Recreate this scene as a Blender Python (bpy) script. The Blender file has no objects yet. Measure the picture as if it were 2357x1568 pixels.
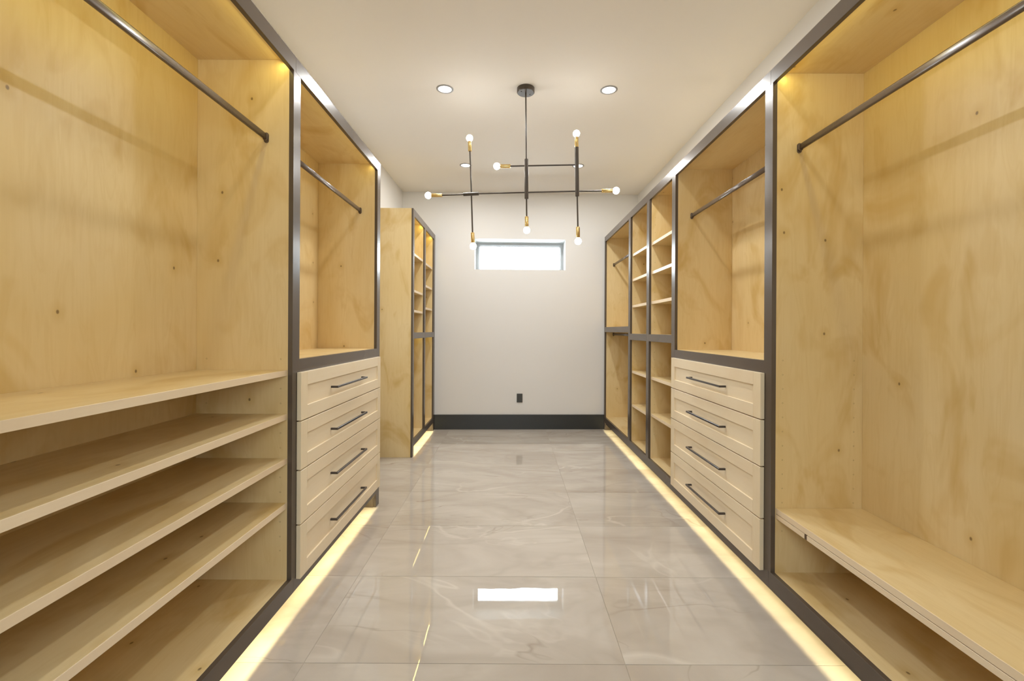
import bpy, bmesh, math, random
from mathutils import Vector, Matrix
random.seed(7)
D = bpy.data
COL = bpy.context.scene.collection
SC = bpy.context.scene

# ------------------------------------------------------------------ camera
H = 1.277                       # eye height
ROLL = 0.0053
cam_d = D.cameras.new('camera'); cam = D.objects.new('camera', cam_d); COL.objects.link(cam)
cam_d.sensor_fit = 'HORIZONTAL'; cam_d.sensor_width = 36.0
cam_d.lens = 36.0 * 1047.0 / 2357.0
cam_d.shift_x = 0.0
cam_d.shift_y = -(784.0 - 760.5) / 2357.0
cam_d.clip_start = 0.05
cr, sr = math.cos(ROLL), math.sin(ROLL)
cam.matrix_world = Matrix(((cr, -sr, 0, 0), (0, 0, -1, 0), (sr, cr, 0, H), (0, 0, 0, 1)))
SC.camera = cam

# ------------------------------------------------------------------ view, world
SC.view_settings.view_transform = 'Standard'
SC.view_settings.look = 'None'
SC.view_settings.gamma = 1.0
SC.view_settings.exposure = 0.29
SC.view_settings.use_curve_mapping = False
SC.cycles.use_denoising = True
SC.cycles.max_bounces = 10
SC.cycles.diffuse_bounces = 6
SC.cycles.glossy_bounces = 5
SC.cycles.sample_clamp_indirect = 6.0
SC.cycles.caustics_reflective = False
SC.cycles.caustics_refractive = False

P_DOWN = 10.8      # each recessed ceiling light, W
P_LED = 0.88        # LED strip, W per metre (inside cabinets)
P_TOE = 1.8        # LED strip under the cabinets, W per metre
E_BULB = 46.0      # bulb emission
SKY = 22.0

w = D.worlds.new('overcast_sky'); SC.world = w; w.use_nodes = True
wn = w.node_tree.nodes; wl = w.node_tree.links
bg = wn['Background']; bg.inputs['Strength'].default_value = SKY
tc = wn.new('ShaderNodeTexCoord'); sep = wn.new('ShaderNodeSeparateXYZ')
rmp = wn.new('ShaderNodeValToRGB')
wl.new(tc.outputs['Generated'], sep.inputs[0]); wl.new(sep.outputs['Z'], rmp.inputs[0])
rmp.color_ramp.elements[0].position = 0.0; rmp.color_ramp.elements[0].color = (0.55, 0.60, 0.62, 1)
rmp.color_ramp.elements[1].position = 0.5; rmp.color_ramp.elements[1].color = (0.78, 0.90, 1.0, 1)
wl.new(rmp.outputs[0], bg.inputs['Color'])


for (px, py, pz, sx, sz, flip) in ((0.10, 6.19, 2.258, 1.18, 0.40, 1), (0.10, -1.345, 1.50, 1.00, 0.90, -1)):
    # sampling portals in the two window openings: they give no light of their own
    pd = D.lights.new('window_portal', 'AREA'); pd.shape = 'RECTANGLE'; pd.size = sx; pd.size_y = sz; pd.cycles.is_portal = True
    po = D.objects.new('window_portal', pd); COL.objects.link(po); po.location = (px, py, pz)
    po.rotation_euler = (-math.pi / 2 * flip, 0, 0)


def kelvin_light(name, kind, power, color):
    ld = D.lights.new(name, kind); ld.energy = power; ld.color = color
    return ld


WARM = (1.0, 1.0, 0.985)
LEDC = (1.0, 0.82, 0.22)
# ceiling light positions (x, y); the first two rows are in the photograph, the rest continue the grid
CEIL = 3.049
DOWN = [(-0.503, 3.345), (0.703, 3.345), (-0.508, 4.89), (0.702, 4.89), (-0.503, 1.80), (0.703, 1.80)]
for (x, y) in DOWN:
    ld = kelvin_light('downlight', 'AREA', P_DOWN if y > 2 else P_DOWN * 0.5, WARM)
    ld.shape = 'DISK'; ld.size = 0.105
    lo = D.objects.new('downlight_lamp', ld); COL.objects.link(lo); lo.location = (x, y, CEIL - 0.012)


# ------------------------------------------------------------------ materials
def mat(name):
    m = D.materials.new(name); m.use_nodes = True
    nt = m.node_tree; b = nt.nodes['Principled BSDF']
    return m, nt, b


def N(nt, t, **kw):
    n = nt.nodes.new(t)
    for k, v in kw.items():
        if k.startswith('i_'):
            n.inputs[k[2:]].default_value = v
        else:
            setattr(n, k, v)
    return n


def math_n(nt, op, a, b=None, clamp=False):
    n = nt.nodes.new('ShaderNodeMath'); n.operation = op; n.use_clamp = clamp
    for i, v in enumerate((a, b)):
        if v is None: continue
        if isinstance(v, (int, float)): n.inputs[i].default_value = v
        else: nt.links.new(v, n.inputs[i])
    return n.outputs[0]


def mix_c(nt, f, a, b, mode='MIX'):
    n = nt.nodes.new('ShaderNodeMix'); n.data_type = 'RGBA'; n.blend_type = mode
    for idx, v in ((0, f), (6, a), (7, b)):
        if isinstance(v, (int, float)): n.inputs[idx].default_value = v
        elif isinstance(v, tuple): n.inputs[idx].default_value = (*v, 1) if len(v) == 3 else v
        else: nt.links.new(v, n.inputs[idx])
    return n.outputs[2]


def ramp(nt, src, stops):
    r = nt.nodes.new('ShaderNodeValToRGB'); nt.links.new(src, r.inputs[0])
    e = r.color_ramp.elements
    while len(e) < len(stops): e.new(0.5)
    for i, (p, c) in enumerate(stops):
        e[i].position = p; e[i].color = (c, c, c, 1) if isinstance(c, (int, float)) else (*c, 1)
    return r.outputs[0]


def wood(name, horizontal, light, mid, stain, rough=0.32, fig=1.0, knots=True):
    """clear-finished birch plywood; (u across the grain, v along it)"""
    m, nt, b = mat(name)
    L = nt.links
    tcn = N(nt, 'ShaderNodeTexCoord'); oi = N(nt, 'ShaderNodeObjectInfo')
    s = N(nt, 'ShaderNodeSeparateXYZ'); L.new(tcn.outputs['Object'], s.inputs[0])
    r1 = math_n(nt, 'MULTIPLY', oi.outputs['Random'], 41.0)
    if horizontal:      # grain runs along y
        u = math_n(nt, 'ADD', s.outputs['X'], s.outputs['Z']); v = s.outputs['Y']
    else:               # grain runs along z
        u = math_n(nt, 'ADD', s.outputs['X'], s.outputs['Y']); v = s.outputs['Z']
    uo = math_n(nt, 'ADD', u, r1); vo = math_n(nt, 'ADD', v, r1)
    def vec(su, sv, z=0.0):
        c = N(nt, 'ShaderNodeCombineXYZ')
        L.new(math_n(nt, 'MULTIPLY', uo, su), c.inputs[0]); L.new(math_n(nt, 'MULTIPLY', vo, sv), c.inputs[1])
        c.inputs[2].default_value = z
        return c.outputs[0]
    def noise(v_, sc, det, rough_=0.5, dist=0.0):
        n = N(nt, 'ShaderNodeTexNoise'); n.inputs['Scale'].default_value = sc; n.inputs['Detail'].default_value = det
        n.inputs['Roughness'].default_value = rough_; n.inputs['Distortion'].default_value = dist
        L.new(v_, n.inputs['Vector']); return n.outputs['Fac']
    grain = noise(vec(90, 3.0), 1.0, 4, 0.6)             # fine fibre
    wide = noise(vec(2.2, 0.7, 3.1), 1.0, 3, 0.55, 0.9)   # broad tone changes
    blot = noise(vec(4.2, 2.0, 7.7), 1.0, 3, 0.55, 1.2)    # stains and flame
    curl = noise(vec(14.0, 2.2, 1.7), 1.0, 2, 0.5, 2.2)
    c = mix_c(nt, ramp(nt, wide, [(0.30, 0.0), (0.72, 1.0)]), light, mid)
    c = mix_c(nt, math_n(nt, 'MULTIPLY', ramp(nt, blot, [(0.52, 0.0), (0.72, 1.0)]), 0.62 * fig), c, stain)
    c = mix_c(nt, math_n(nt, 'MULTIPLY', ramp(nt, curl, [(0.50, 0.0), (0.62, 1.0), (0.70, 0.0)]), 0.12 * fig), c, stain)
    c = mix_c(nt, math_n(nt, 'MULTIPLY', ramp(nt, grain, [(0.40, 0.0), (0.75, 1.0)]), 0.10), c, stain)
    if knots:
        vo_ = N(nt, 'ShaderNodeTexVoronoi'); vo_.voronoi_dimensions = '2D'; vo_.inputs['Scale'].default_value = 1.0
        L.new(vec(3.4, 2.5), vo_.inputs['Vector'])
        d = vo_.outputs['Distance']
        sc_ = N(nt, 'ShaderNodeSeparateColor'); L.new(vo_.outputs['Color'], sc_.inputs[0])
        pick = math_n(nt, 'GREATER_THAN', sc_.outputs[0], 0.45)
        halo = math_n(nt, 'MULTIPLY', ramp(nt, d, [(0.0, 1.0), (0.11, 0.0)]), pick)
        core = math_n(nt, 'MULTIPLY', ramp(nt, d, [(0.0, 1.0), (0.012, 0.9), (0.020, 0.0)]), pick)
        c = mix_c(nt, math_n(nt, 'MULTIPLY', halo, 0.42), c, stain)
        c = mix_c(nt, math_n(nt, 'MULTIPLY', core, 0.8), c, (0.13, 0.07, 0.025))
    L.new(c, b.inputs['Base Color'])
    rr = ramp(nt, grain, [(0.2, rough - 0.04), (0.9, rough + 0.08)])
    L.new(rr, b.inputs['Roughness'])
    b.inputs['IOR'].default_value = 1.45
    bp = N(nt, 'ShaderNodeBump'); bp.inputs['Strength'].default_value = 0.06; bp.inputs['Distance'].default_value = 0.002
    L.new(grain, bp.inputs['Height']); L.new(bp.outputs[0], b.inputs['Normal'])
    return m


LT, MD, ST = (0.75, 0.61, 0.355), (0.69, 0.525, 0.255), (0.53, 0.34, 0.09)
M_WV = wood('birch_vertical', False, LT, MD, ST)
M_WH = wood('birch_horizontal', True, LT, MD, ST)
M_EDGE = wood('birch_edge_band', True, (0.84, 0.70, 0.50), (0.80, 0.64, 0.43), (0.66, 0.47, 0.27), fig=0.4, knots=False)
M_MH = wood('maple_horizontal', True, (0.84, 0.73, 0.54), (0.82, 0.69, 0.49), (0.72, 0.55, 0.34), 0.38, 0.35, False)
M_MV = wood('maple_vertical', False, (0.84, 0.73, 0.53), (0.80, 0.67, 0.46), (0.70, 0.52, 0.30), 0.38, 0.35, False)


def bronze(name, base, rough):
    m, nt, b = mat(name)
    tcn = N(nt, 'ShaderNodeTexCoord'); n = N(nt, 'ShaderNodeTexNoise')
    mp = N(nt, 'ShaderNodeMapping'); mp.inputs['Scale'].default_value = (9, 9, 9)
    nt.links.new(tcn.outputs['Object'], mp.inputs[0]); nt.links.new(mp.outputs[0], n.inputs['Vector'])
    n.inputs['Scale'].default_value = 1.0; n.inputs['Detail'].default_value = 4
    c = mix_c(nt, n.outputs['Fac'], tuple(v * 0.97 for v in base), tuple(min(1, v * 1.03) for v in base))
    nt.links.new(c, b.inputs['Base Color'])
    nt.links.new(ramp(nt, n.outputs['Fac'], [(0.2, rough - 0.01), (0.8, rough + 0.015)]), b.inputs['Roughness'])
    b.inputs['IOR'].default_value = 1.5
    return m


M_FR = bronze('bronze_lacquer', (0.095, 0.073, 0.055), 0.26)
M_ROD = bronze('bronze_tube', (0.115, 0.082, 0.058), 0.24)
M_FX = bronze('fixture_bronze', (0.060, 0.045, 0.032), 0.32)
M_HD = bronze('pull_gunmetal', (0.050, 0.040, 0.035), 0.22)
M_BB = bronze('baseboard_charcoal', (0.028, 0.030, 0.029), 0.38)
M_OUT = bronze('outlet_charcoal', (0.045, 0.045, 0.040), 0.35)
M_WF = bronze('window_frame_grey', (0.42, 0.44, 0.45), 0.45)
M_DARK = bronze('peg_hole_dark', (0.09, 0.05, 0.02), 0.6)


def paint(name, col, rough=0.6, scale=260.0):
    m, nt, b = mat(name)
    b.inputs['Roughness'].default_value = rough; b.inputs['IOR'].default_value = 1.4
    tcn = N(nt, 'ShaderNodeTexCoord'); n = N(nt, 'ShaderNodeTexNoise'); n.inputs['Scale'].default_value = scale
    n2 = N(nt, 'ShaderNodeTexNoise'); n2.inputs['Scale'].default_value = 1.1; n2.inputs['Detail'].default_value = 3
    nt.links.new(tcn.outputs['Object'], n.inputs['Vector']); nt.links.new(tcn.outputs['Object'], n2.inputs['Vector'])
    c = mix_c(nt, ramp(nt, n2.outputs['Fac'], [(0.3, 0.0), (0.7, 1.0)]), tuple(v * 0.985 for v in col), col)
    nt.links.new(c, b.inputs['Base Color'])
    bp = N(nt, 'ShaderNodeBump'); bp.inputs['Strength'].default_value = 0.05; bp.inputs['Distance'].default_value = 0.001
    nt.links.new(n.outputs['Fac'], bp.inputs['Height']); nt.links.new(bp.outputs[0], b.inputs['Normal'])
    return m


M_WALL = paint('wall_paint', (0.74, 0.735, 0.725))
M_CEIL = paint('ceiling_paint', (0.80, 0.775, 0.74), 0.7)
M_JAMB = paint('window_jamb_paint', (0.84, 0.86, 0.86), 0.5)
M_GROUT = paint('grout', (0.40, 0.36, 0.30), 0.8)
M_TRIMW = paint('lamp_trim_white', (0.30, 0.30, 0.31), 0.35)


def emis(name, col, strength):
    m, nt, b = mat(name)
    b.inputs['Base Color'].default_value = (*col, 1)
    n = N(nt, 'ShaderNodeTexNoise'); n.inputs['Scale'].default_value = 3.0     # faint unevenness of the diffuser
    c = mix_c(nt, n.outputs['Fac'], tuple(v * 0.97 for v in col), col)
    nt.links.new(c, b.inputs['Emission Color'])
    b.inputs['Emission Strength'].default_value = strength
    return m


M_LENS = emis('lamp_lens', (1.0, 0.96, 0.90), 4.0)
M_BULB = emis('bulb_glow', (1.0, 0.965, 0.90), E_BULB)
M_LED = emis('led_diffuser', (1.0, 0.86, 0.50), 1.5)

m, nt, b = mat('brass'); M_BRASS = m
b.inputs['Base Color'].default_value = (0.80, 0.58, 0.24, 1); b.inputs['Metallic'].default_value = 1.0
b.inputs['Roughness'].default_value = 0.22
_n = N(nt, 'ShaderNodeTexNoise'); _n.inputs['Scale'].default_value = 90
nt.links.new(ramp(nt, _n.outputs['Fac'], [(0.3, 0.18), (0.7, 0.28)]), b.inputs['Roughness'])

m, nt, b = mat('window_glass'); M_GLASS = m
tr = N(nt, 'ShaderNodeBsdfTransparent'); gl = N(nt, 'ShaderNodeBsdfGlossy'); gl.inputs['Roughness'].default_value = 0.02
fr = N(nt, 'ShaderNodeFresnel'); fr.inputs['IOR'].default_value = 1.5
mx = N(nt, 'ShaderNodeMixShader')
nt.links.new(fr.outputs[0], mx.inputs[0]); nt.links.new(tr.outputs[0], mx.inputs[1]); nt.links.new(gl.outputs[0], mx.inputs[2])
nt.links.new(mx.outputs[0], nt.nodes['Material Output'].inputs['Surface'])


def marble():
    m, nt, b = mat('polished_porcelain')
    L = nt.links
    tcn = N(nt, 'ShaderNodeTexCoord'); oi = N(nt, 'ShaderNodeObjectInfo')
    off = N(nt, 'ShaderNodeCombineXYZ')
    r = math_n(nt, 'MULTIPLY', oi.outputs['Random'], 37.0)
    L.new(r, off.inputs[0]); L.new(math_n(nt, 'MULTIPLY', oi.outputs['Random'], 91.0), off.inputs[1]); L.new(r, off.inputs[2])
    add = N(nt, 'ShaderNodeVectorMath'); add.operation = 'ADD'
    L.new(tcn.outputs['Object'], add.inputs[0]); L.new(off.outputs[0], add.inputs[1])
    mp = N(nt, 'ShaderNodeMapping'); mp.inputs['Rotation'].default_value = (0, 0, 0.55); mp.inputs['Scale'].default_value = (0.8, 1.9, 1)
    L.new(add.outputs[0], mp.inputs[0])
    def noise(sc, det, ro, dist, src=None):
        n = N(nt, 'ShaderNodeTexNoise'); n.inputs['Scale'].default_value = sc; n.inputs['Detail'].default_value = det
        n.inputs['Roughness'].default_value = ro; n.inputs['Distortion'].default_value = dist
        L.new(src or mp.outputs[0], n.inputs['Vector']); return n.outputs['Fac']
    def ridge(f, wd):
        a = math_n(nt, 'ABSOLUTE', math_n(nt, 'SUBTRACT', f, 0.5))
        return ramp(nt, a, [(0.0, 1.0), (wd, 0.0)])
    cloud = noise(1.5, 5, 0.55, 0.8)
    c = mix_c(nt, ramp(nt, cloud, [(0.32, 0.0), (0.68, 1.0)]), (0.47, 0.42, 0.365), (0.60, 0.56, 0.505))
    soft = noise(0.9, 3, 0.5, 1.6)
    c = mix_c(nt, math_n(nt, 'MULTIPLY', ridge(soft, 0.05), 0.30), c, (0.42, 0.37, 0.31))
    v1 = ridge(noise(0.75, 4, 0.55, 1.2), 0.008)
    gate = ramp(nt, noise(1.3, 2, 0.5, 0.0), [(0.50, 0.0), (0.64, 1.0)])
    c = mix_c(nt, math_n(nt, 'MULTIPLY', math_n(nt, 'MULTIPLY', v1, gate), 0.60), c, (0.33, 0.27, 0.21))
    mp2 = N(nt, 'ShaderNodeMapping'); mp2.inputs['Rotation'].default_value = (0, 0, -0.7); mp2.inputs['Scale'].default_value = (0.7, 1.5, 1)
    mp2.inputs['Location'].default_value = (4, 9, 2)
    L.new(add.outputs[0], mp2.inputs[0])
    v2 = ridge(noise(0.9, 4, 0.5, 1.0, mp2.outputs[0]), 0.012)
    gate2 = ramp(nt, noise(1.1, 2, 0.5, 0.0, mp2.outputs[0]), [(0.46, 0.0), (0.62, 1.0)])
    c = mix_c(nt, math_n(nt, 'MULTIPLY', math_n(nt, 'MULTIPLY', v2, gate2), 0.50), c, (0.76, 0.72, 0.66))
    L.new(c, b.inputs['Base Color'])
    b.inputs['Roughness'].default_value = 0.012; b.inputs['IOR'].default_value = 1.58
    bp = N(nt, 'ShaderNodeBump'); bp.inputs['Strength'].default_value = 0.02; bp.inputs['Distance'].default_value = 0.004
    L.new(noise(7.0, 2, 0.5, 0.0), bp.inputs['Height']); L.new(bp.outputs[0], b.inputs['Normal'])
    return m


M_TILE = marble()

# ------------------------------------------------------------------ geometry helpers
ORG = {}


def link(name, me, center, parent=None, material=None):
    o = D.objects.new(name, me); COL.objects.link(o)
    c = Vector(center)
    if parent is not None:
        o.parent = parent; o.location = c - ORG[parent.name]
    else:
        o.location = c
    ORG[o.name] = c
    if material and not me.materials: me.materials.append(material)
    return o


def box_mesh(name, sx, sy, sz, bev=0.0, seg=1):
    bm = bmesh.new(); bmesh.ops.create_cube(bm, size=1.0)
    for v in bm.verts: v.co = Vector((v.co.x * sx, v.co.y * sy, v.co.z * sz))
    if bev > 0:
        bmesh.ops.bevel(bm, geom=list(bm.edges), offset=min(bev, 0.4 * min(sx, sy, sz)), segments=seg, affect='EDGES')
    me = D.meshes.new(name); bm.to_mesh(me); bm.free()
    return me


def box(name, x0, x1, y0, y1, z0, z1, material, parent=None, bev=0.0008, label=None):
    if x1 < x0: x0, x1 = x1, x0
    me = box_mesh(name, x1 - x0, y1 - y0, z1 - z0, bev)
    o = link(name, me, ((x0 + x1) / 2, (y0 + y1) / 2, (z0 + z1) / 2), parent, material)
    if label: o['label'] = label
    return o


def lathe(name, prof, p0, axis, material, parent=None, seg=24, smooth=True):
    """revolve profile [(r, t)] about an axis starting at p0"""
    ax = Vector(axis).normalized()
    side = ax.orthogonal().normalized(); up = ax.cross(side)
    bm = bmesh.new(); rings = []
    for (r, t) in prof:
        if r < 1e-6:
            rings.append([bm.verts.new(ax * t)])
        else:
            rings.append([bm.verts.new(ax * t + side * (r * math.cos(2 * math.pi * k / seg)) + up * (r * math.sin(2 * math.pi * k / seg))) for k in range(seg)])
    for a, b_ in zip(rings, rings[1:]):
        for k in range(seg):
            k2 = (k + 1) % seg
            if len(a) == 1 and len(b_) == 1: continue
            if len(a) == 1: bm.faces.new((a[0], b_[k], b_[k2]))
            elif len(b_) == 1: bm.faces.new((a[k], a[k2], b_[0]))
            else: bm.faces.new((a[k], a[k2], b_[k2], b_[k]))
    bmesh.ops.recalc_face_normals(bm, faces=bm.faces)
    if smooth:
        for f in bm.faces: f.smooth = True
        for e in bm.edges:
            if len(e.link_faces) == 2 and e.calc_face_angle(0) > 0.7: e.smooth = False
    me = D.meshes.new(name); bm.to_mesh(me); bm.free()
    return link(name, me, p0, parent, material)


def tube(name, a, b_, r, material, parent=None, seg=20):
    a = Vector(a); b_ = Vector(b_); L = (b_ - a).length
    c = r * 0.12
    return lathe(name, [(0, 0), (r - c, 0), (r, c), (r, L - c), (r - c, L), (0, L)], a, b_ - a, material, parent, seg)


def stadium(name, center, w_, h_, y0, y1, material, parent, seg=8):
    """extruded upright oval (width along x, height along z) from y0 to y1"""
    pts = []
    r = w_ / 2
    for k in range(seg + 1):
        a = math.pi * k / seg; pts.append((r * math.cos(a), h_ / 2 - r + r * math.sin(a)))
    for k in range(seg + 1):
        a = math.pi + math.pi * k / seg; pts.append((r * math.cos(a), -h_ / 2 + r + r * math.sin(a)))
    bm = bmesh.new(); half = (y1 - y0) / 2
    A = [bm.verts.new((px, -half, pz)) for px, pz in pts]; B = [bm.verts.new((px, half, pz)) for px, pz in pts]
    n = len(pts)
    for k in range(n):
        f = bm.faces.new((A[k], A[(k + 1) % n], B[(k + 1) % n], B[k])); f.smooth = True
    bm.faces.new(A); bm.faces.new(list(reversed(B)))
    for e in bm.edges:
        if len(e.link_faces) == 2 and e.calc_face_angle(0) > 0.9: e.smooth = False
    bmesh.ops.recalc_face_normals(bm, faces=bm.faces)
    me = D.meshes.new(name); bm.to_mesh(me); bm.free()
    return link(name, me, (center[0], (y0 + y1) / 2, center[1]), parent, material)


def thing(name, loc, label, cat, group=None):
    o = D.objects.new(name, None); COL.objects.link(o); o.empty_display_size = 0.1
    o.location = loc; ORG[o.name] = Vector(loc)
    o['label'] = label; o['category'] = cat
    if group: o['group'] = group
    return o


def struct(o, label=None):
    o['kind'] = 'structure'
    if label: o['label'] = label
    return o


# ------------------------------------------------------------------ room shell
WL, WR = -1.4115, 1.631          # side walls
YR = -1.25                       # rear wall, behind the camera
def wy(x): return 5.875 + 0.03 * x

fl = struct(box('floor', WL - 0.1, WR + 0.1, YR - 0.1, 6.05, -0.12, -0.0015, M_GROUT, bev=0), 'grout bed under large polished marble-look floor tiles')
TX = [WL, -0.79, 0.44, WR]
TY0, TP = 1.7405, 0.6158
tmesh = {}
rt = random.Random(3)
for k in range(-5, 8):
    ya, yb = TY0 + TP * k, TY0 + TP * (k + 1)
    ya = max(ya, YR)
    if yb <= YR: continue
    yb = min(yb, 6.0)
    for i in range(3):
        xa, xb = TX[i], TX[i + 1]
        g = 0.0011
        key = (i, round(yb - ya, 4))
        if key not in tmesh:
            tmesh[key] = box_mesh('floor_tile', xb - xa - 2 * g, yb - ya - 2 * g, 0.009, 0.0006); tmesh[key].materials.append(M_TILE)
        t = link('floor_tile', tmesh[key], ((xa + xb) / 2, (ya + yb) / 2, -0.0045), fl)
        t.rotation_euler = (rt.uniform(-1, 1) * 0.0006, rt.uniform(-1, 1) * 0.0004, 0)

struct(box('ceiling', WL - 0.1, WR + 0.1, YR - 0.1, 6.3, CEIL, CEIL + 0.1, M_CEIL, bev=0), 'smooth off-white ceiling')
struct(box('wall_left', WL - 0.1, WL, YR, 5.86, 0.0, CEIL, M_WALL, bev=0), 'off-white left wall behind the cabinets')
struct(box('wall_right', WR, WR + 0.1, YR, 5.95, 0.0, CEIL, M_WALL, bev=0), 'off-white right wall behind the cabinets')


def wall_with_hole(name, xs, zs, yf, depth, material, jamb=None):
    """wall in the xz plane, front face at yf(x), hole in the middle cell"""
    bm = bmesh.new()
    F = [[bm.verts.new((x, yf(x), z)) for z in zs] for x in xs]
    Bk = [[bm.verts.new((x, yf(x) + depth, z)) for z in zs] for x in xs]
    for i in range(3):
        for j in range(3):
            if (i, j) == (1, 1): continue
            bm.faces.new((F[i][j], F[i + 1][j], F[i + 1][j + 1], F[i][j + 1]))
            bm.faces.new((Bk[i][j], Bk[i][j + 1], Bk[i + 1][j + 1], Bk[i + 1][j]))
    rim = []
    for (a, b_) in (((1, 1), (2, 1)), ((2, 1), (2, 2)), ((2, 2), (1, 2)), ((1, 2), (1, 1))):
        rim.append(bm.faces.new((F[a[0]][a[1]], F[b_[0]][b_[1]], Bk[b_[0]][b_[1]], Bk[a[0]][a[1]])))
    for j in range(3):
        bm.faces.new((F[0][j], F[0][j + 1], Bk[0][j + 1], Bk[0][j])); bm.faces.new((F[3][j], Bk[3][j], Bk[3][j + 1], F[3][j + 1]))
    for i in range(3):
        bm.faces.new((F[i][0], Bk[i][0], Bk[i + 1][0], F[i + 1][0])); bm.faces.new((F[i][3], F[i + 1][3], Bk[i + 1][3], Bk[i][3]))
    bmesh.ops.recalc_face_normals(bm, faces=bm.faces)
    me = D.meshes.new(name)
    if jamb:
        for f in rim: f.material_index = 1
    bm.to_mesh(me); bm.free(); me.materials.append(material)
    if jamb: me.materials.append(jamb)
    o = D.objects.new(name, me); COL.objects.link(o); ORG[o.name] = Vector((0, 0, 0))
    return o


WX0, WX1, WZ0, WZ1 = -0.488, 0.688, 2.060, 2.456
struct(wall_with_hole('wall_back', [WL - 0.1, WX0, WX1, WR + 0.1], [0.0, WZ0, WZ1, CEIL], wy, 0.34, M_WALL, M_JAMB), 'off-white end wall with a high slot window')
struct(wall_with_hole('wall_rear', [WL - 0.1, -0.40, 0.60, WR + 0.1], [0.0, 1.05, 1.95, CEIL], lambda x: YR - 0.12, 0.12, M_WALL, M_JAMB), 'off-white wall behind the camera with a small window')


def ring_frame(name, x0, x1, z0, z1, y, d, fw, material, parent=None, yf=None):
    """mitred picture-frame ring in the xz plane, front edges chamfered inward"""
    bm = bmesh.new()
    ch = fw * 0.30
    def loop(x0, x1, z0, z1, off):
        return [bm.verts.new((x, y + off + (yf(x) if yf else 0), z)) for x, z in ((x0, z0), (x1, z0), (x1, z1), (x0, z1))]
    L = [loop(x0, x1, z0, z1, d), loop(x0, x1, z0, z1, 0), loop(x0 + fw - ch, x1 - fw + ch, z0 + fw - ch, z1 - fw + ch, 0.0),
         loop(x0 + fw, x1 - fw, z0 + fw, z1 - fw, d * 0.55), loop(x0 + fw, x1 - fw, z0 + fw, z1 - fw, d)]
    L.append(L[0])
    for a, b_ in zip(L, L[1:]):
        for k in range(4): bm.faces.new((a[k], a[(k + 1) % 4], b_[(k + 1) % 4], b_[k]))
    bmesh.ops.recalc_face_normals(bm, faces=bm.faces)
    me = D.meshes.new(name); bm.to_mesh(me); bm.free(); me.materials.append(material)
    o = D.objects.new(name, me); COL.objects.link(o)
    if parent: o.parent = parent; o.location = -ORG[parent.name]
    ORG[o.name] = Vector((0, 0, 0))
    return o


skew = lambda x: 0.03 * x
win = struct(ring_frame('window_1', WX0, WX1, WZ0, WZ1, 5.875 + 0.26, 0.07, 0.046, M_WF, None, skew), 'wide low window high on the end wall, charcoal grey frame')
def pane(name, x0, x1, z0, z1, y, parent, yf=None):
    bm = bmesh.new()
    vs = [(x0, z0), (x1, z0), (x1, z1), (x0, z1)]
    A = [bm.verts.new((x, y + (yf(x) if yf else 0), z)) for x, z in vs]
    B = [bm.verts.new((x, y + 0.006 + (yf(x) if yf else 0), z)) for x, z in vs]
    bm.faces.new(A); bm.faces.new(list(reversed(B)))
    for k in range(4): bm.faces.new((A[k], B[k], B[(k + 1) % 4], A[(k + 1) % 4]))
    bmesh.ops.recalc_face_normals(bm, faces=bm.faces)
    me = D.meshes.new(name); bm.to_mesh(me); bm.free(); me.materials.append(M_GLASS)
    o = D.objects.new(name, me); COL.objects.link(o); o.parent = parent; ORG[o.name] = Vector((0, 0, 0))
    return o
pane('pane', WX0 + 0.04, WX1 - 0.04, WZ0 + 0.04, WZ1 - 0.04, 5.875 + 0.305, win, skew)
win2 = struct(ring_frame('window_2', -0.40, 0.60, 1.05, 1.95, YR - 0.10, 0.06, 0.06, M_WF), 'small window behind the camera, grey frame')
pane('pane', -0.35, 0.55, 1.10, 1.90, YR - 0.07, win2)

# baseboards: end wall strip follows the slightly skewed wall
bm = bmesh.new()
bx0, bx1 = -0.990, 1.197
vs = [(bx0, wy(bx0) - 0.016), (bx1, wy(bx1) - 0.016), (bx1, wy(bx1)), (bx0, wy(bx0))]
lo = [bm.verts.new((x, y, 0.0)) for x, y in vs]; hi = [bm.verts.new((x, y, 0.189)) for x, y in vs]
bm.faces.new(lo); bm.faces.new(list(reversed(hi)))
for k in range(4): bm.faces.new((lo[k], hi[k], hi[(k + 1) % 4], lo[(k + 1) % 4]))
bmesh.ops.recalc_face_normals(bm, faces=bm.faces)
me = D.meshes.new('baseboard_back'); bm.to_mesh(me); bm.free(); me.materials.append(M_BB)
o = D.objects.new('baseboard_back', me); COL.objects.link(o); struct(o, 'tall charcoal baseboard along the end wall')
struct(box('baseboard_left', WL, WL + 0.016, 3.345, 4.53, 0.0, 0.189, M_BB), 'tall charcoal baseboard between the left drawer cabinet and the far shelf cabinet')

# ------------------------------------------------------------------ cabinets
ZT, ZTOP = 2.4252, 2.4931       # underside / top of the head rail
ZTI = 2.468                     # underside of the top panel
ZR0, ZR1 = 0.0992, 0.1664       # bottom rail
PT = 0.018


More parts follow.
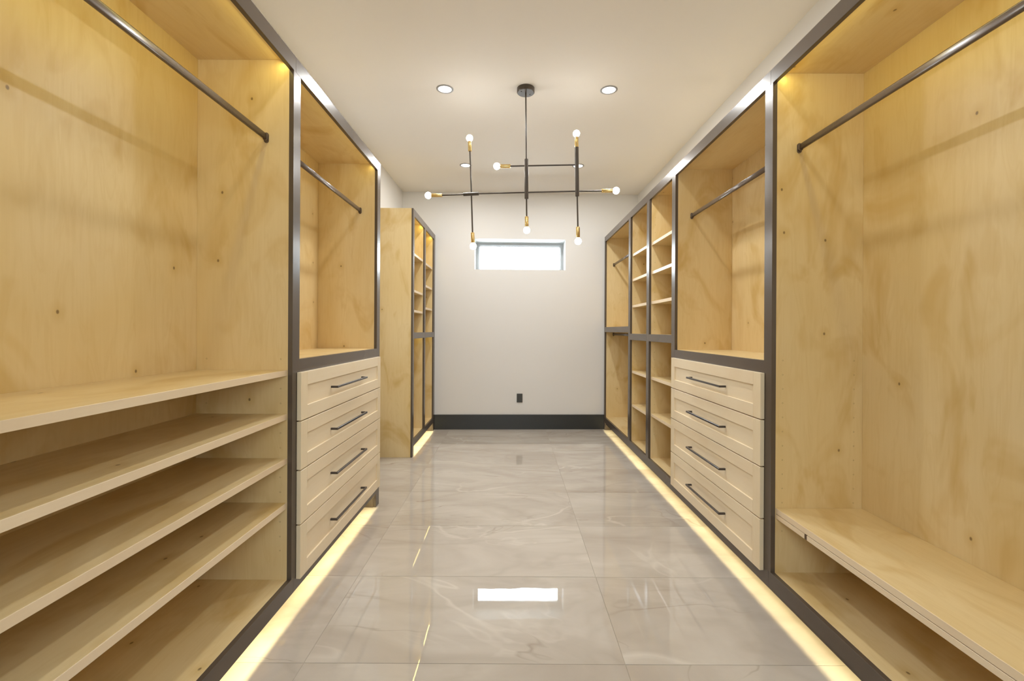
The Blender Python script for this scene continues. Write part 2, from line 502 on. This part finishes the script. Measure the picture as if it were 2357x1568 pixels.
class Cab:
    """a built-in cabinet along a side wall; s = -1 for the left wall, +1 for the right wall"""
    def __init__(self, name, s, xf, y0, y1, label, cat='cabinet', group=None, fth=0.020):
        self.s, self.xf, self.y0, self.y1 = s, xf, y0, y1
        self.xc = xf + s * fth                        # front of the carcase
        self.xb = (WL + 0.001) if s < 0 else (WR - 0.001)      # against the wall
        self.xi = self.xb - s * 0.014                 # face of the back panel
        self.t = thing(name, ((xf + self.xb) / 2, (y0 + y1) / 2, 0.0), label, cat, group)

    def stile(self, ya, yb, z0=ZR1, z1=ZT, bev=0.0008):
        return box('face_frame_stile', self.xf, self.xc, ya, yb, z0, z1, M_FR, self.t, bev)

    def rail(self, ya, yb, z0, z1):
        return box('face_frame_rail', self.xf, self.xc, ya, yb, z0, z1, M_FR, self.t)

    def side(self, ya, yb, z0=ZR0 + 0.002, z1=ZTOP - 0.002, name='side_panel'):
        return box(name, self.xc, self.xi, ya, yb, z0, z1, M_WV, self.t)

    def back(self, ya, yb, z0=ZR0, z1=ZTOP - 0.003):
        return box('back_panel', self.xi, self.xb, ya, yb, z0, z1, M_WV, self.t, bev=0)

    def level(self, name, ya, yb, ztop, th=0.018, front=0.0, mat_=None):
        o = box(name, self.xc + self.s * front, self.xi, ya, yb, ztop - th, ztop, mat_ or M_WH, self.t)
        return o

    def shelf(self, ya, yb, ztop, th=0.025, front=0.002):
        """loose shelf with a pale edge band; 2 mm of play at either end"""
        o = box('shelf', self.xc + self.s * (front + 0.002), self.xi - self.s * 0.001, ya + 0.001, yb - 0.001, ztop - th, ztop, M_WH, self.t)
        box('edge_band', self.xc + self.s * front, self.xc + self.s * (front + 0.002), ya + 0.001, yb - 0.001, ztop - th, ztop, M_EDGE, o, bev=0.0004)
        return o

    def rod(self, ya, yb, x, z):
        o = stadium('hanging_rod', (x, z), 0.015, 0.030, ya + 0.003, yb - 0.003, M_ROD, self.t)
        for yy in (ya, yb):
            a, c = (yy + 0.0005, yy + 0.004) if yy == ya else (yy - 0.004, yy - 0.0005)
            f = stadium('rod_flange', (x, z - 0.002), 0.021, 0.046, a, c, M_ROD, o)
            a, c = (yy + 0.004, yy + 0.016) if yy == ya else (yy - 0.016, yy - 0.004)
            stadium('rod_socket', (x, z - 0.001), 0.019, 0.034, a, c, M_ROD, o)
        return o

    def pegs(self, yface, ny, zs):
        """rows of shelf-pin holes in a side panel: dark discs set in the surface"""
        bm = bmesh.new()
        for xx in (self.xc + self.s * 0.031, self.xc + self.s * 0.359):
            for z in zs:
                c = bm.verts.new((xx, yface - 0.0012 * ny, z)); ring = []
                for k in range(8):
                    a = 2 * math.pi * k / 8
                    ring.append(bm.verts.new((xx + 0.0032 * math.cos(a), yface + ny * 0.0003, z + 0.0032 * math.sin(a))))
                for k in range(8): bm.faces.new((c, ring[k], ring[(k + 1) % 8]))
                for k in range(8): pass
        me = D.meshes.new('peg_holes'); bm.to_mesh(me); bm.free()
        me.transform(Matrix.Translation(-ORG[self.t.name]))
        me.materials.append(M_DARK)
        o = link('peg_holes', me, ORG[self.t.name], self.t); o['kind'] = 'stuff'
        return o

    def led(self, ya, yb, x, z, power, direction, name='light_strip', size=0.018, lab=None):
        """thin LED profile with a diffuser, with a real strip lamp of the same size in front of it"""
        L = yb - ya
        dv = Vector(direction).normalized()
        o = box(name, x - 0.004, x + 0.004, ya, yb, z - 0.003, z + 0.003, M_LED, self.t, bev=0.0)
        ld = D.lights.new('led_lamp', 'AREA'); ld.shape = 'RECTANGLE'; ld.size = L; ld.size_y = size
        ld.energy = power * L; ld.color = (1.0, 0.86, 0.46) if name.startswith('toe') else LEDC
        lo_ = D.objects.new('led_lamp', ld); COL.objects.link(lo_)
        # local -Z is the beam, local X along the strip
        zx = -dv; xx = Vector((0, 1, 0)); yy = zx.cross(xx)
        mtx = Matrix((xx, yy, zx)).transposed().to_4x4()
        mtx.translation = Vector((x, (ya + yb) / 2, z)) + dv * 0.008
        lo_.matrix_world = mtx
        return o

    def drawer(self, ya, yb, z0, z1, hy0, hy1):
        s = self.s
        g = 0.0012
        z0 += g; z1 -= g
        xo = self.xf - s * 0.021                       # outer face
        xi_ = self.xf - s * 0.001
        W_ = 0.065
        d = box('drawer', self.xc + s * 0.03, self.xi - s * 0.03, ya + 0.06, yb - 0.09, z0 + 0.03, z1 - 0.035, M_WH, self.t)
        box('drawer_stile', xo, xi_, ya, ya + W_, z0, z1, M_MV, d, 0.0012)
        box('drawer_stile', xo, xi_, yb - W_, yb, z0, z1, M_MV, d, 0.0012)
        box('drawer_rail', xo, xi_, ya + W_, yb - W_, z1 - 0.062, z1, M_MH, d, 0.0010)
        box('drawer_rail', xo, xi_, ya + W_, yb - W_, z0, z0 + 0.062, M_MH, d, 0.0010)
        box('recessed_panel', xo + s * 0.008, xi_, ya + W_, yb - W_, z0 + 0.062, z1 - 0.062, M_MH, d, 0.0)
        # slim flat bar pull on two feet, one connected piece
        zc = (z0 + z1) / 2; xp = xo + s * 0.008
        bm = bmesh.new(); t_ = 0.0110; hh = 0.0055; pr = 0.038
        path = [(0, hy0), (pr, hy0), (pr, hy1), (0, hy1)]
        outer = path; inner = [(0, hy0 + t_), (pr - 0.0095, hy0 + t_), (pr - 0.0095, hy1 - t_), (0, hy1 - t_)]
        def V(p, z): return bm.verts.new((xp - s * p[0], p[1], z))
        OT = [V(p, zc + hh) for p in outer]; OB = [V(p, zc - hh) for p in outer]
        IT = [V(p, zc + hh) for p in inner]; IB = [V(p, zc - hh) for p in inner]
        for k in range(3):
            bm.faces.new((OT[k], OT[k + 1], IT[k + 1], IT[k])); bm.faces.new((OB[k], IB[k], IB[k + 1], OB[k + 1]))
            bm.faces.new((OT[k], OB[k], OB[k + 1], OT[k + 1])); bm.faces.new((IT[k], IT[k + 1], IB[k + 1], IB[k]))
        for k in (0, 3): bm.faces.new((OT[k], IT[k], IB[k], OB[k]))
        bmesh.ops.recalc_face_normals(bm, faces=bm.faces)
        bmesh.ops.bevel(bm, geom=list(bm.edges), offset=0.0010, segments=1, affect='EDGES')
        me = D.meshes.new('bar_pull'); bm.to_mesh(me); bm.free(); me.materials.append(M_HD)
        me.transform(Matrix.Translation(-Vector((xp, (hy0 + hy1) / 2, zc))))
        link('bar_pull', me, (xp, (hy0 + hy1) / 2, zc), d)
        return d


DZ = [(0.862, 1.0825), (0.6395, 0.859), (0.393, 0.6365), (0.147, 0.390)]
HOLES = [1.1445 - 0.0655 * k for k in range(13)]
NEAR = 0.02            # near end of the first cabinets, beside the camera

# ---- left wall, nearest: hanging space over four shelves
XL, XR, XT = -0.971, 1.197, -0.991
c = Cab('wardrobe_cabinet', -1, XL, NEAR - 0.018, 2.031, 'open birch wardrobe cabinet on the left with four wide shelves below a rod', group=None)
c.back(NEAR - 0.018, 2.031)
c.side(NEAR - 0.018, NEAR); c.side(2.013, 2.031)
c.level('top_panel', NEAR, 2.013, ZTI + 0.018, 0.018)
c.level('bottom_panel', NEAR, 2.013, ZR1 + 0.001)
for zt in (1.0958, 0.9015, 0.7055, 0.5085): c.shelf(NEAR, 2.013, zt)
c.rail(NEAR - 0.018, 2.031, ZT, ZTOP); c.rail(NEAR - 0.018, 2.031, ZR0, ZR1)
c.stile(NEAR - 0.018, NEAR + 0.05); c.stile(2.013, 2.0312, bev=0)
c.rod(NEAR, 2.013, -1.0905, 2.1245)
c.pegs(2.013, -1, [z for z in HOLES if min(abs(z - q) for q in (1.0833, 0.889, 0.693, 0.496)) > 0.016] + [0.2965 + 0.0])
c.led(NEAR + 0.05, 2.008, c.xc - 0.012, ZT + 0.030, P_LED, (-0.75, 0, -1))
c.led(NEAR + 0.05, 2.028, XL - 0.028, ZR0 + 0.034, P_TOE, (0, 0, -1), 'toe_light_strip', 0.006)

# ---- left wall, second: niche over four drawers
c = Cab('drawer_cabinet', -1, XL, 2.0315, 3.340, 'birch cabinet of four drawers under a hanging niche, free end on the left side')
c.back(2.0315, 3.340, 0.0)
c.side(2.0315, 2.0785); c.side(3.268, 3.340, 0.0, ZTOP - 0.002)
c.level('top_panel', 2.0785, 3.268, ZTI + 0.018)
c.level('counter_panel', 2.0785, 3.268, 1.1409, 0.022)
c.level('bottom_panel', 2.0785, 3.268, ZR1)
c.rail(2.0315, 3.268, ZT, ZTOP); c.rail(2.0315, 3.268, ZR0, ZR1)
c.rail(2.0785, 3.268, 1.072, 1.1405)
c.stile(2.0312, 2.0785, bev=0)
box('face_frame_stile', c.xf, c.xc, 3.268, 3.340, 0.0, ZTOP, M_FR, c.t, label='bronze stile reaching the floor')
box('toe_end_panel', c.xc, c.xb + 0.02, 3.262, 3.268, 0.0, ZR0, M_FR, c.t)
c.rod(2.0785, 3.268, -1.0955, 2.1325)
c.led(2.0825, 3.262, c.xc - 0.012, ZT + 0.030, P_LED * 0.38, (-0.75, 0, -1))
c.led(2.0355, 3.255, XL - 0.028, ZR0 + 0.034, P_TOE, (0, 0, -1), 'toe_light_strip', 0.006)
for z0, z1 in DZ: c.drawer(2.054, 3.292, z0, z1, 2.410, 2.905)

# ---- left wall, far: two narrow bays of shelves
c = Cab('shelf_cabinet', -1, XT, 4.543, 5.832, 'tall narrow two-bay birch shelf cabinet at the far left corner', fth=0.018)
c.back(4.543, 5.828, 0.0)
c.side(4.543, 4.603, 0.0, ZTOP); c.side(5.1405, 5.2048); c.side(5.748, 5.812, 0.0)
for ya, yb, zs in ((4.603, 5.1405, (2.068, 1.690, 1.483)), (5.2048, 5.748, (2.062, 1.802, 1.541))):
    c.level('top_panel', ya, yb, ZTI + 0.018); c.level('fixed_panel', ya, yb, 1.248); c.level('bottom_panel', ya, yb, ZR1)
    for z in zs: c.shelf(ya, yb, z)
    c.rail(ya, yb, 1.1866, 1.2492)
    c.led(ya + 0.004, yb - 0.004, c.xc - 0.012, ZT + 0.030, P_LED * 0.8, (-0.75, 0, -1))
    c.led(ya + 0.004, yb - 0.004, c.xc - 0.015, 1.205, P_LED * 0.22, (-0.75, 0, -1))
c.rail(4.603, 5.748, ZT, ZTOP); c.rail(4.603, 5.748, ZR0, ZR1)
c.stile(4.543, 4.603, 0.0, ZTOP); c.stile(5.1405, 5.2048); c.stile(5.748, 5.838, 0.0, ZTOP)
box('toe_end_panel', c.xc, c.xb + 0.02, 5.742, 5.748, 0.0, ZR0, M_FR, c.t)
c.led(4.612, 5.735, XT - 0.026, ZR0 + 0.034, P_TOE * 1.4, (0, 0, -1), 'toe_light_strip', 0.006)

# ---- right wall, nearest: hanging space over one thick shelf
c = Cab('wardrobe_cabinet', 1, XR, NEAR - 0.018, 2.114, 'open birch wardrobe cabinet on the right with one low shelf below a rod')
c.back(NEAR - 0.018, 2.114)
c.side(NEAR - 0.018, NEAR); c.side(2.096, 2.114)
c.level('top_panel', NEAR, 2.096, ZTI + 0.018)
c.level('bottom_panel', NEAR, 2.096, ZR1 + 0.001)
c.rail(NEAR - 0.018, 2.114, ZT, ZTOP); c.rail(NEAR - 0.018, 2.114, ZR0, ZR1)
c.stile(NEAR - 0.018, NEAR + 0.05); c.stile(2.096, 2.1142, bev=0)
sh = c.shelf(NEAR, 2.096, 0.4640, 0.0245)
x0 = c.xc + 0.002
box('lower_layer', x0, c.xi - 0.002, NEAR + 0.001, 1.875, 0.4165, 0.4368, M_EDGE, sh)
box('lower_layer', x0, c.xi - 0.002, 1.8905, 2.095, 0.4165, 0.4368, M_EDGE, sh)
box('slot_plug', x0 + 0.001, x0 + 0.02, 1.875, 1.8905, 0.4170, 0.4366, M_DARK, sh, bev=0, label='small dark plug in the shelf edge')
c.rod(NEAR, 2.096, 1.3185, 2.1245)
c.pegs(2.096, -1, [z for z in HOLES if abs(z - 0.44) > 0.03])
c.led(NEAR + 0.05, 2.090, c.xc + 0.012, ZT + 0.030, P_LED, (0.75, 0, -1))


def right_toe(c, ya, yb):
    box('light_valance', 1.2175, 1.2205, ya, yb, 0.068, ZR0 + 0.001, M_FR, c.t, bev=0)
    c.led(ya + 0.003, yb - 0.003, 1.2370, 0.0955, P_TOE * 0.5, (-0.35, 0, -1), 'toe_light_strip', 0.006)


right_toe(c, NEAR + 0.02, 2.112)

# ---- right wall, second: niche over four drawers
c = Cab('drawer_cabinet', 1, XR, 2.1145, 3.380, 'birch cabinet of four drawers under a hanging niche, on the right between open cabinets')
c.back(2.1145, 3.380)
c.side(2.1145, 2.160); c.side(3.346, 3.380)
c.level('top_panel', 2.160, 3.346, ZTI + 0.018); c.level('counter_panel', 2.160, 3.346, 1.1409, 0.022); c.level('bottom_panel', 2.160, 3.346, ZR1)
c.rail(2.1145, 3.380, ZT, ZTOP); c.rail(2.1145, 3.380, ZR0, ZR1); c.rail(2.160, 3.346, 1.072, 1.1405)
c.stile(2.1142, 2.160, bev=0)
c.stile(3.346, 3.3802, bev=0)
c.rod(2.160, 3.346, 1.318, 2.1265)
for z0, z1 in DZ: c.drawer(2.151, 3.358, z0, z1, 2.513, 2.993)
right_toe(c, 2.114, 3.380)

# ---- right wall, far: two shelf bays and a double hanging bay
c = Cab('shelf_cabinet', 1, XR, 3.3805, 5.905, 'long birch cabinet at the far right with two shelf bays and a double hanging bay')
c.back(3.3805, 5.905)
c.side(3.3805, 3.4172); c.side(3.981, 4.056); c.side(4.612, 4.685); c.side(5.862, 5.905, 0.0)
for ya, yb, zs in ((3.4172, 3.981, (2.050, 1.797, 1.536, 0.878, 0.557)), (4.056, 4.612, (2.055, 1.802, 1.537, 0.876, 0.537))):
    c.level('top_panel', ya, yb, ZTI + 0.018); c.level('fixed_panel', ya, yb, 1.2488); c.level('bottom_panel', ya, yb, ZR1)
    for z in zs: c.shelf(ya, yb, z)
    c.rail(ya, yb, 1.1866, 1.2492)
    c.pegs(yb, -1, [2.27 - 0.0655 * k for k in range(30)])
c.level('top_panel', 4.685, 5.862, ZTI + 0.018); c.level('fixed_panel', 4.685, 5.862, 1.3236); c.level('bottom_panel', 4.685, 5.862, ZR1)
c.rail(4.685, 5.862, 1.260, 1.324)
c.rail(3.3805, 5.905, ZT, ZTOP); c.rail(3.3805, 5.862, ZR0, ZR1)
c.stile(3.3802, 3.4172, bev=0); c.stile(3.981, 4.056); c.stile(4.612, 4.685); c.stile(5.862, 5.905, 0.0)
box('toe_end_panel', c.xc, c.xb - 0.02, 5.856, 5.862, 0.0, ZR0, M_FR, c.t)
c.rod(4.685, 5.862, 1.308, 2.1285); c.rod(4.685, 5.862, 1.308, 1.2335)
right_toe(c, 3.381, 5.85)

# ------------------------------------------------------------------ recessed ceiling lights
LAB = {0: 'recessed round ceiling light left of the chandelier canopy', 1: 'recessed round ceiling light right of the chandelier canopy',
       2: 'farther recessed round ceiling light on the left, nearer the end wall', 3: 'farther recessed round ceiling light on the right, behind the chandelier'}
for i, (x, y) in enumerate(DOWN):
    lab = LAB.get(i, 'recessed round ceiling light behind the camera')
    if i in (4, 5): lab = 'recessed round ceiling light overhead, %s side, above the frame' % ('left' if i == 4 else 'right')
    t = thing('ceiling_light', (x, y, CEIL), lab, 'ceiling light', 'recessed ceiling lights')
    lathe('trim_ring', [(0.048, 0.0), (0.063, 0.0), (0.063, 0.002), (0.058, 0.0045), (0.050, 0.0045), (0.048, 0.002), (0.048, 0.0)], (x, y, CEIL), (0, 0, -1), M_TRIMW, t, 40)
    lathe('lens', [(0, 0.0), (0.048, 0.0), (0.048, 0.0018), (0, 0.0018)], (x, y, CEIL), (0, 0, -1), M_LENS, t, 32)

# ------------------------------------------------------------------ chandelier
ch = thing('chandelier', (0.092, 3.331, CEIL), 'dark bronze branching rod chandelier with eight glowing globe bulbs in brass sockets', 'chandelier')
can = lathe('canopy', [(0, 0), (0.064, 0), (0.064, 0.030), (0.060, 0.034), (0, 0.034)], (0.0915, 3.331, CEIL - 0.0002), (0, 0, -1), M_FX, ch, 48)
for a in (0.6, 3.7):
    lathe('canopy_screw', [(0, 0), (0.004, 0), (0.003, 0.003), (0, 0.003)], (0.0915 + 0.038 * math.cos(a), 3.331 + 0.038 * math.sin(a), CEIL - 0.0342), (0, 0, -1), M_FX, can, 10)
RR = 0.0055; HR = 0.0145
tube('stem', (0.0915, 3.331, CEIL - 0.034), (0.098, 3.330, 2.529), RR, M_FX, ch)
tube('hub_tube', (0.098, 3.330, 2.531), (0.101, 3.330, 2.240), HR, M_FX, ch)
tube('hub_tube', (0.461, 3.294, 2.606), (0.467, 3.293, 2.250), HR, M_FX, ch)
tube('hub_tube', (-0.366, 3.376, 2.284), (-0.251, 3.365, 2.287), HR * 0.9, M_FX, ch)


def socket_bulb(parent_name, p, q, arm_from):
    """p: where the arm meets the socket, q: bulb centre"""
    p = Vector(p); q = Vector(q); d = (q - p).normalized()
    if arm_from is not None:
        arm = tube('arm', arm_from, p, RR, M_FX, ch)
    else:
        arm = ch
    L = (q - p).length
    s_end = L - 0.024
    so = lathe('socket', [(0, -0.004), (0.0125, -0.004), (0.0135, -0.002), (0.0135, s_end), (0.0115, s_end), (0.0115, s_end - 0.02), (0, s_end - 0.02)], p, d, M_BRASS, arm, 28)
    R_ = 0.0245
    prof = [(0, -(L - s_end) - 0.018), (0.0095, -(L - s_end) - 0.018), (0.0095, -(L - s_end) + 0.002)]
    a0 = math.asin(0.0105 / R_)
    for k in range(13):
        a = a0 + (math.pi - a0) * k / 12
        prof.append((R_ * math.sin(a) if k < 12 else 0, -R_ * math.cos(a)))
    lathe('globe_bulb', prof, q, d, M_BULB, arm, 24)
    return arm


socket_bulb('a', (-0.319, 3.372, 2.607), (-0.322, 3.372, 2.700), (-0.306, 3.371, 2.295))
socket_bulb('a', (-0.296, 3.370, 1.995), (-0.291, 3.369, 1.898), (-0.306, 3.371, 2.275))
socket_bulb('a', (-0.529, 3.393, 2.282), (-0.632, 3.403, 2.283), (-0.366, 3.376, 2.284))
tube('arm', (-0.251, 3.365, 2.287), (0.465, 3.294, 2.287), RR, M_FX, ch)
socket_bulb('a', (0.644, 3.276, 2.285), (0.742, 3.266, 2.284), (0.478, 3.293, 2.287))
socket_bulb('a', (-0.021, 3.342, 2.483), (-0.118, 3.352, 2.486), (0.086, 3.331, 2.482))
tube('arm', (0.110, 3.329, 2.482), (0.452, 3.295, 2.478), RR, M_FX, ch)
socket_bulb('a', (0.103, 3.330, 2.106), (0.104, 3.330, 2.010), (0.101, 3.330, 2.241))
socket_bulb('a', (0.473, 3.293, 2.024), (0.475, 3.293, 1.924), (0.467, 3.293, 2.252))
socket_bulb('a', (0.461, 3.294, 2.607), (0.459, 3.294, 2.704), None)

# ------------------------------------------------------------------ wall outlet
xo_ = 0.103; yo = wy(xo_)
t = thing('wall_outlet', (xo_, yo, 0.402), 'black wall outlet plate low on the end wall', 'outlet')
box('cover_plate', xo_ - 0.037, xo_ + 0.037, yo - 0.0075, yo - 0.0005, 0.345, 0.459, M_OUT, t, 0.002)
f = box('receptacle', xo_ - 0.0175, xo_ + 0.0175, yo - 0.0105, yo - 0.0075, 0.369, 0.435, M_OUT, t, 0.0015)
for zz in (0.386, 0.418):
    box('outlet_slot', xo_ - 0.0085, xo_ - 0.0065, yo - 0.0112, yo - 0.0105, zz - 0.004, zz + 0.005, M_DARK, f, 0)
    box('outlet_slot', xo_ + 0.0060, xo_ + 0.0080, yo - 0.0112, yo - 0.0105, zz - 0.004, zz + 0.005, M_DARK, f, 0)
